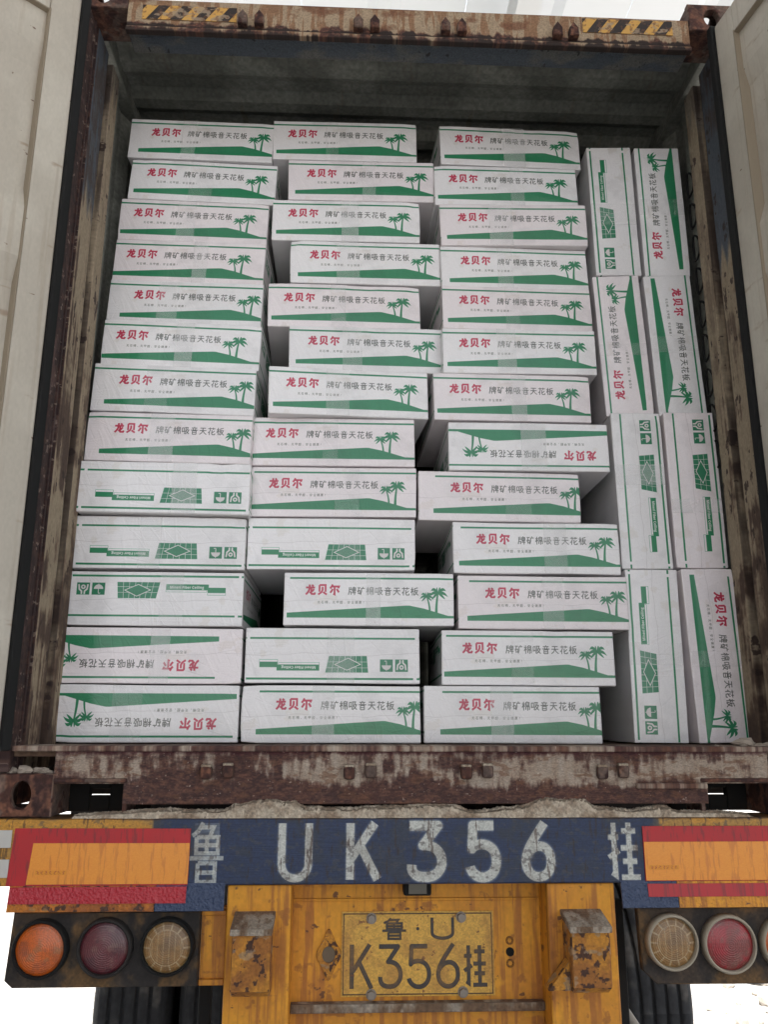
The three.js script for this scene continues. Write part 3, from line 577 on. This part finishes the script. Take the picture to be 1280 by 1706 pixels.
lip(-1.125, -.73, gritTan, T); lip(-.728, -.54, gritBlue, T); lip(.57, .73, gritBlue, T); lip(.732, RX, lipYellow, T);
// reflective markers
const redM = std({ roughness: .5, clearcoat: .1, clearcoatRoughness: .3, map: dataTex(512, 128, (u, v) => mix(mix([186, 24, 30], [164, 26, 36], fbm(u, v, 6, 2, 211)), [96, 40, 40], sst(.55, .7, fbm(u, v, 90, 3, 212)) * .5)) });
const orangeM = std({ roughness: .35, clearcoat: .4, clearcoatRoughness: .3, map: dataTex(512, 128, (u, v) => mix(mix(mix([222, 132, 22], [232, 150, 36], fbm(u, v, 160, 60, 213, 2)), [190, 104, 22], sst(.55, .7, fbm(u, v, 80, 2, 214)) * .6), [150, 124, 96], sst(.6, .72, fbm(u, v, 4, 2, 215)) * .4)) });
const gritRed = std({ color: 0xac2430, roughness: .4, bumpMap: grit, bumpScale: .005 });
const plateUV = (g) => { g.computeBoundingBox(); const b = g.boundingBox; return fuv(g, (x, y) => [(x - b.min.x) / (b.max.x - b.min.x), (y - b.min.y) / (b.max.y - b.min.y)]); };
function markPrint(x, y, o) {                     // line of tiny printed marks
  const [c, g] = canvas(256, 32); g.fillStyle = '#d98c22'; g.fillRect(0, 0, 256, 32); g.fillStyle = '#a3402a';
  for (let i = 0; i < 7; i++) for (let k = 0; k < 6; k++) g.fillRect(6 + i * 35 + rnd() * 18, 4 + k * 4, 8 + rnd() * 8, 2.4);
  part('printed_line', plateUV(bx(x, x + .085, y, y + .012, .0225, .0235, .0003)), std({ map: canvasTex(c), roughness: .4 }), o);
}
{
  const o = new THREE.Group(); o.name = 'reflector_plate'; T.add(o);
  const q = extr([[-1.126, -.217], [-.642, -.219], [-.643, -.366], [-1.136, -.366]], .003); q.translate(0, F, .0185); part('red_sheet', plateUV(strip(q)), redM, o);
  const r = extr([[-1.072, -.256], [-.6425, -.257], [-.6435, -.362], [-1.082, -.362]], .001); r.translate(0, F, .0217); part('orange_sheet', plateUV(strip(r)), orangeM, o);
  lip(-1.124, -.645, gritRed, o, -.369, -.41, .003, 'lower_red_sheet'); markPrint(-1.06, -.338, o);
}
{
  const o = new THREE.Group(); o.name = 'reflector_plate'; T.add(o);
  part('red_sheet', plateUV(bx(.642, RX - .02, -.3625, -.216, .0185, .0215, .001)), redM, o);
  part('orange_sheet', plateUV(bx(.6435, RX - .022, -.3605, -.258, .0217, .0227, .0004)), orangeM, o);
  lip(.646, RX - .02, redM, o, -.369, -.402, .003, 'lower_red_sheet'); markPrint(.655, -.332, o);
}
// white squares and a side marker at the left end of the beam
const white = std({ color: 0xc4c0ba, roughness: .6, bumpMap: roughBump, bumpScale: .001 });
for (const [a, b] of [[-.268, -.222], [-.345, -.298]]) part('white_marker', bx(-1.172, -1.134, a, b, .018, .021, .001), white, T);
{ const g = new THREE.CylinderGeometry(.045, .045, .012, 28); g.rotateX(Math.PI / 2); g.translate(-1.212, F - .285, .024); part('side_marker', g, std({ color: 0xb07a30, roughness: .5 }), T); const r = new THREE.SphereGeometry(.03, 20, 10, 0, 6.3, 0, 1.57); r.rotateX(Math.PI / 2); r.scale(1, 1, .4); r.translate(-1.212, F - .285, .03); part('side_marker_lens', r, std({ color: 0x7a1618, roughness: .25 }), T); }
// rear panel, support posts, side pieces
part('rear_panel', muv(bx(-.365, .392, -.92, -.366, -.13, -.1, .004)), M.yellow, T);
part('panel_ridge', muv(bx(-.357, .36, -.432, -.424, -.1, -.094, .003)), M.yellow, T);
part('panel_ledge', muv(bx(-.357, .362, -.716, -.692, -.1, -.07, .004), .7), M.greyDust, T);
for (const [a, b] of [[-.535, -.357], [.362, .556]]) part('support_post', muv(bx(a, b, -.98, -.3685, -.11, .004, .006), 1, a * 3.1, .3), M.yellow, T);
part('side_piece', [muv(bx(-.607, -.537, -.615, -.43, -.05, -.03)), muv(bx(-.607, -.537, -.452, -.438, -.03, -.018)), muv(bx(-.607, -.537, -.628, -.612, -.05, -.018))], M.yellow, T);
// stop brackets on the posts
for (const [x0, x1, lean] of [[-.503, -.407, .012], [.405, .505, -.01]]) {
  const o = new THREE.Group(); o.name = 'stop_bracket'; T.add(o);
  const g = extr([[0, -.445], [.085, -.468], [.088, -.61], [.06, -.628], [0, -.628]], x1 - x0, [], .003); g.rotateY(-Math.PI / 2); g.translate(x1, F, .006);
  part('bracket_body', muv(strip(g), .5, x0, .3), M.brown, o);
  const c = extr([[-.004, -.438], [.098, -.462], [.098, -.474], [-.004, -.45]], x1 - x0 + .012, [], .002); c.rotateY(-Math.PI / 2); c.translate(x1 + .006, F, .006);
  part('bracket_cap', muv(strip(c), .4, x0, .1), M.greyDust, o);
  if (x0 > 0) { const w = extr([[0, 0], [.06, 0], [0, .07]], .05); w.rotateY(Math.PI); w.translate(x0 - .004, F - .625, .07); part('gusset', muv(strip(w), .5), M.brown, o); }
}
// number plate
{
  const o = new THREE.Group(); o.name = 'number_plate'; T.add(o);
  const S = 2000, [c, g] = canvas(880, 440), [cb, gb] = canvas(880, 440);
  for (const [q, bg, ink, li] of [[g, '#cf9f44', '#3a3432', '#4a3a2a'], [gb, '#404040', '#d0d0d0', '#b0b0b0']]) {
    q.fillStyle = bg; q.fillRect(0, 0, 880, 440); q.strokeStyle = li; q.lineWidth = 6; q.strokeRect(12, 12, 856, 416);
    glyph(q, '鲁', 228, 34, 150, 112, 12, ink); q.fillStyle = ink; q.beginPath(); q.arc(440, 92, 9, 0, 7); q.fill(); latin(q, 'U', 508, 34, 150, 112, 17, ink);
    'K356'.split('').forEach((ch, i) => latin(q, ch, 44 + i * 166, 172, 138, 226, 24, ink)); glyph(q, '挂', 700, 172, 140, 226, 21, ink);
  }
  const t = canvasTex(c, (u, v, q) => {
    const bl = fbm(u, v, 6, 4, 221), sp = fbm(u, v, 30, 16, 222), fine = fbm(u, v, 100, 60, 223, 2);
    let o2 = mix(q, [156, 108, 52], sst(.4, .7, bl) * .5); o2 = mix(o2, [104, 60, 36], sst(.74, .78, sp) * .7); return o2.map((k) => k * (.86 + .28 * fine));
  });
  part('plate_sheet', plateUV(bx(-.216, .224, -.682, -.46, -.1, -.0965, .001)), std({ map: t, roughness: .5, bumpMap: canvasTex(cb, null, false), bumpScale: .002 }), o);
  for (const [x, y] of [[-.13, -.478], [.13, -.476], [-.13, -.676], [.132, -.672]]) { const b = new THREE.CylinderGeometry(.011, .013, .012, 6); b.rotateX(Math.PI / 2); b.translate(x, F + y, -.091); const w = new THREE.CylinderGeometry(.015, .015, .003, 20); w.rotateX(Math.PI / 2); w.translate(x, F + y, -.0952); part('bolt', [b, w], std({ color: 0x8c8278, roughness: .55, metalness: .5 }), o); }
}
// plate lamp, round cover, keyhole
{
  const o = new THREE.Group(); o.name = 'plate_lamp'; T.add(o);
  part('lamp_housing', muv(bx(-.04, .04, -.41, -.37, -.1, -.045, .006)), M.black, o); part('lamp_window', bx(-.026, .026, -.404, -.376, -.0448, -.0425, .002), std({ color: 0x5a564c, roughness: .3 }), o);
}
{
  const e = new THREE.Path(); e.absellipse(0, 0, .02, .023, 0, Math.PI * 2);
  const s = []; for (let i = 0; i < 40; i++) { const a = i / 40 * Math.PI * 2; s.push([Math.cos(a) * (.034 - .01 * Math.abs(Math.sin(a)) ** 2), Math.sin(a) * (.036 + .03 * Math.abs(Math.sin(a)) ** 6)]); }
  const g = extr(s, .006, [e], .001); g.translate(-.252, F - .572, -.1); part('socket_ring', muv(strip(g), .4), M.brown, T);
  const b = new THREE.CylinderGeometry(.021, .021, .004, 24); b.rotateX(Math.PI / 2); b.translate(-.252, F - .572, -.0985); part('socket_plug', b, std({ color: 0x6a5a48, roughness: .8 }), T);
  const k = new THREE.CylinderGeometry(.012, .012, .004, 20); k.rotateX(Math.PI / 2); k.translate(.271, F - .57, -.0995); part('bolt_hole', k, M.black, T);
  for (const y of [-.54, -.6]) { const q = new THREE.TorusGeometry(.009, .003, 8, 16); q.translate(.271, F + y, -.099); part('weld_mark', q, M.brown, T); }
}
// lamp panels and tail lamps
const panelM = std({ roughness: .8, bumpMap: roughBump, bumpScale: .002, map: dataTex(512, 512, (u, v) => mix(mix([38, 33, 31], [64, 52, 42], sst(.4, .65, fbm(u, v, 8, 5, 231))), [128, 92, 48], sst(.54, .7, fbm(u, v, 7, 5, 232)) * .6).map((k) => k * (.8 + .4 * fbm(u, v, 90, 90, 233, 2)))) });
function lampPanel(pts) { const g = extr(pts, .02, [], .003); g.translate(0, F, -.026); part('lamp_panel', muv(strip(g), .6), panelM, T); }
lampPanel([[-1.112, -.44], [-.61, -.44], [-.61, -.622], [-1.1, -.622], [-1.12, -.606]]);
lampPanel([[.622, -.438], [1.13, -.438], [1.13, -.632], [.665, -.63], [.628, -.596]]);
function lensTex(base, alt, line, kind) {
  return dataTex(256, 256, (u, v) => {
    const x = u - .5, y = v - .5, r = Math.hypot(x, y) * 2, bl = fbm(u, v, 4, 4, kind * 7 + 241), gr = fbm(u, v, 60, 60, 245, 2);
    let c = mix(base, alt, sst(.38, .64, bl));
    if (kind === 3) { const a = (Math.atan2(y, x) / (Math.PI * 2) * 14 + 20) % 1, ring = r > .62 && r < .92; const cell = ring ? Math.max(Math.abs(a - .5) * 2, Math.abs((r - .77) / .15)) : Math.max(Math.abs(((u * 9) % 1) - .5) * 2, Math.abs(((v * 4) % 1) - .5) * 1.6); c = mix(c, line, sst(.72, .9, cell) * .75 * (ring ? 1 : .6)); }
    else c = mix(c, line, sst(.75, .95, Math.abs(((u * 14) % 1) - .5) * 2) * .15);
    return mix(c, [120, 100, 84], sst(.55, .72, fbm(u, v, 6, 6, kind + 261)) * .4).map((k) => k * (.88 + .24 * gr));
  });
}
const lens = {
  orange: std({ map: lensTex([196, 92, 28], [158, 76, 38], [120, 60, 30], 1), roughness: .3, clearcoat: .5, clearcoatRoughness: .25 }),
  maroon: std({ map: lensTex([96, 40, 46], [78, 34, 42], [60, 30, 36], 2), roughness: .3, clearcoat: .5, clearcoatRoughness: .25 }),
  amber: std({ map: lensTex([140, 104, 60], [118, 88, 54], [176, 156, 124], 3), roughness: .35, clearcoat: .4, clearcoatRoughness: .3 }),
  red: std({ map: lensTex([150, 34, 42], [120, 52, 48], [100, 40, 40], 4), roughness: .3, clearcoat: .5, clearcoatRoughness: .25 }),
};
const lensBump = dataTex(256, 256, (u, v) => { const r = Math.hypot(u - .5, v - .5); return .5 * Math.abs(((r * 26) % 1) - .5) * 2 + .5 * Math.max(Math.abs(((u * 16) % 1) - .5), Math.abs(((v * 16) % 1) - .5)); }, false);
for (const m of Object.values(lens)) { m.bumpMap = lensBump; m.bumpScale = .0015; }
const creamRim = std({ color: 0xa79c8a, roughness: .7, bumpMap: roughBump, bumpScale: .001 });
function lamp(x, y, l, rim, r = .071, label) {
  const o = new THREE.Group(); o.name = 'tail_lamp'; T.add(o); o.userData.label = label; o.position.set(x, F + y, -.002);
  const R = new THREE.LatheGeometry([[r * .86, .0], [r * 1.06, .0], [r * 1.04, .022], [r * .99, .03], [r * .93, .026], [r * .92, .008]].map(([a, b]) => new THREE.Vector2(a, b)), 40); R.rotateX(Math.PI / 2); part('lamp_rim', R, rim, o);
  const pts = []; for (let i = 0; i <= 10; i++) { const a = i / 10; pts.push(new THREE.Vector2(r * .935 * Math.sin(a * Math.PI / 2), .012 + .016 * Math.cos(a * Math.PI / 2))); }
  const D = new THREE.LatheGeometry(pts, 40); D.rotateX(Math.PI / 2); part('lamp_lens', fuv(D, (a, b) => [.5 + a / (2 * r), .5 + b / (2 * r)]), lens[l], o);
}
lamp(-1.03, -.526, 'orange', M.black, .071, 'orange turn lamp'); lamp(-.858, -.524, 'maroon', M.darkSteel, .071, 'dark red brake lamp'); lamp(-.69, -.523, 'amber', M.black, .07, 'dirty clear lamp');
lamp(.708, -.522, 'amber', creamRim, .07, 'dirty clear lamp'); lamp(.87, -.528, 'red', creamRim, .073, 'red brake lamp'); lamp(1.035, -.528, 'orange', creamRim, .071, 'orange turn lamp');
// chassis and running gear
for (const s of [-1, 1]) part('chassis_rail', muv(mergeGeometries([bx(s * .42, s * .56, -.24, -.21, -11.5, -.13), bx(s * .48, s * .5, -.62, -.24, -11.5, -.13), bx(s * .42, s * .56, -.65, -.62, -11.5, -.13)].map(strip))), M.darkSteel, T);
for (let i = 0; i < 5; i++) part('chassis_cross_member', muv(bx(-1.2, 1.2, -.36, -.21, -.7 - i * 2.4, -.82 - i * 2.4)), M.darkSteel, T);
function wheel(x, z, out) {
  const o = new THREE.Group(); o.name = 'wheel'; T.add(o); o.position.set(x, .502, z);
  const pr = [[.29, -.11], [.36, -.14], [.44, -.145], [.475, -.13], [.497, -.112]];
  for (const a of [-.075, -.025, .025, .075]) pr.push([.5, a - .008], [.486, a - .006], [.486, a + .006], [.5, a + .008]);
  pr.push([.497, .112], [.475, .13], [.44, .145], [.36, .14], [.29, .11]);
  const g = new THREE.LatheGeometry(pr.map(([a, b]) => new THREE.Vector2(a, b)), 56); g.rotateZ(Math.PI / 2); g.computeVertexNormals(); part('tyre', muv(strip(g)), M.tyre, o);
  const r = new THREE.LatheGeometry([[0, .02], [.1, .06], [.14, .06], [.16, .0], [.26, .02], [.292, .11], [.292, -.11], [.27, -.05], [0, -.05]].map(([a, b]) => new THREE.Vector2(a, b * out)), 40); r.rotateZ(Math.PI / 2); part('rim', muv(strip(r)), M.darkSteel, o);
}
for (const s of [-1, 1]) for (const z of [-1.45, -2.76]) for (const k of [0, 1]) wheel(s * (1.0 - k * .32), z, s * (k ? 1 : -1));
for (const z of [-1.45, -2.76]) { const g = new THREE.CylinderGeometry(.07, .07, 1.9, 20); g.rotateZ(Math.PI / 2); g.translate(0, .5, z); part('axle', g, M.darkSteel, T); }
for (const s of [-1, 1]) part('mud_flap', muv(bx(s * .585, s * .62, -.98, -.44, -.16, -.13)), M.black, T);
part('diagonal_brace', tube([[.56, F - .66, -.2], [.74, F - .92, -.22]], .016, 4, 10), std({ color: 0x8a8278, roughness: .6, metalness: .3 }), T);

// ---------------------------------------------------------------- loose material
const RIDGE = [[-.98, .004], [-.88, .012], [-.72, .02], [-.56, .016], [-.52, .036], [-.45, .047], [-.36, .045], [-.32, .024], [-.2, .022], [-.1, .028], [0, .034], [.1, .032], [.16, .012], [.27, .024], [.37, .05], [.48, .048], [.52, .026], [.6, .016], [.72, .026], [.76, .012], [.9, .01], [.98, .003]];
const ridge = (x) => { for (let i = 1; i < RIDGE.length; i++) if (x <= RIDGE[i][0]) { const [a, b] = RIDGE[i - 1], [c, d] = RIDGE[i]; return b + (d - b) * sst(a, c, x); } return 0; };
function heap(x0, x1, label, s) {                 // ridge of powder on the beam top
  const nx = Math.round((x1 - x0) / .004), nz = 18, g = new THREE.PlaneGeometry(x1 - x0, 1, nx, nz), p = g.attributes.position, d = .06;
  for (let i = 0; i < p.count; i++) {
    const u = p.getX(i) / (x1 - x0) + .5, v = p.getY(i) + .5, x = (x0 + x1) / 2 + p.getX(i), e = sst(0, .02, u) * sst(1, .98, u), rim = v <= .001 || v >= .999;
    const crumb = .007 * fbm(u, v, Math.round(nx / 3), 12, s + 3, 3) + .004 * hash(i, 3, s) * hash(i, 7, s);
    const hh = e * (ridge(x) * (.8 + .4 * fbm(u, .3, Math.round((x1 - x0) * 22), 4, s, 3)) * Math.pow(Math.sin(Math.PI * clamp(v * .8 + .16)), .8) + crumb * sst(0, .1, v));
    p.setXYZ(i, x, F - .1925 + (rim ? -.003 : Math.max(hh, 0)), .015 - d * v - .006 * fbm(u, .7, Math.round(nx / 8), 4, s + 8, 2));
  }
  g.computeVertexNormals(); const o = new THREE.Mesh(muv(g, .4), M.dust); o.name = numbered('dust_heap'); o.castShadow = o.receiveShadow = true;
  o.userData = { label, category: 'dust', group: 'dust heaped on the trailer beam' }; scene.add(o);
}
heap(-.98, -.57, 'thin beige dust ridge on the beam below the left notch', 301);
heap(-.61, -.12, 'high beige dust heap on blue beam above the letter U', 305);
heap(-.17, .185, 'low beige dust ridge on blue beam above the first digit', 311);
heap(.135, .98, 'long beige dust heap on beam from the last digits to the right notch', 317);
const chipM = std({ color: 0xb8aa9c, roughness: 1, bumpMap: roughBump, bumpScale: .004 });
function chip(x, y, z, s, label) {
  const g = new THREE.IcosahedronGeometry(s, 1), p = g.attributes.position;
  for (let i = 0; i < p.count; i++) { const k = .7 + .6 * hash(Math.round(p.getX(i) * 4000), Math.round(p.getY(i) * 4000 + p.getZ(i) * 7000), 9); p.setXYZ(i, p.getX(i) * k * 1.4, Math.max(p.getY(i) * k * .7, -s * .35), p.getZ(i) * k); }
  g.computeVertexNormals(); const o = new THREE.Mesh(g, chipM); o.name = numbered('plaster_chip'); o.position.set(x, F + y + s * .35, z); o.rotation.y = x * 9; o.castShadow = o.receiveShadow = true;
  o.userData = { label, category: 'debris', group: 'crumbs on the container threshold' }; scene.add(o);
}
chip(1.0, .004, -.05, .024, 'largest pale crumb on the sill below the leaning carton');
let crumb = 0, lump = 0;
for (const [x, z, s] of [[1.03, -.02, .009], [1.06, -.03, .011], [.98, -.01, .006], [1.1, -.04, .012], [1.12, -.02, .008], [.9, -.02, .005]]) chip(x, .004, z, s, ['tiny pale crumb nearest the large crumb on the sill', 'small pale crumb right of the large crumb on the sill', 'tiny pale crumb left of the large crumb on the sill', 'wide pale crumb near the right door on the sill', 'rightmost small pale crumb on the sill by the right door', 'tiny pale crumb on the sill below the gap between standing cartons'][crumb++]);
for (const [x, z, s] of [[-1.09, -.03, .016], [-1.13, -.02, .02], [-1.17, -.03, .014], [-1.06, -.02, .01]]) chip(x, -.073, z, s, ['pale lump second from right on the lower left corner casting', 'largest pale lump on the lower left corner casting', 'leftmost pale lump on the lower left corner casting', 'small rightmost pale lump on the lower left corner casting'][lump++]);

scene.traverse((o) => { if (o.isMesh) { o.castShadow = true; o.receiveShadow = true; } });
renderer.render(scene, camera);
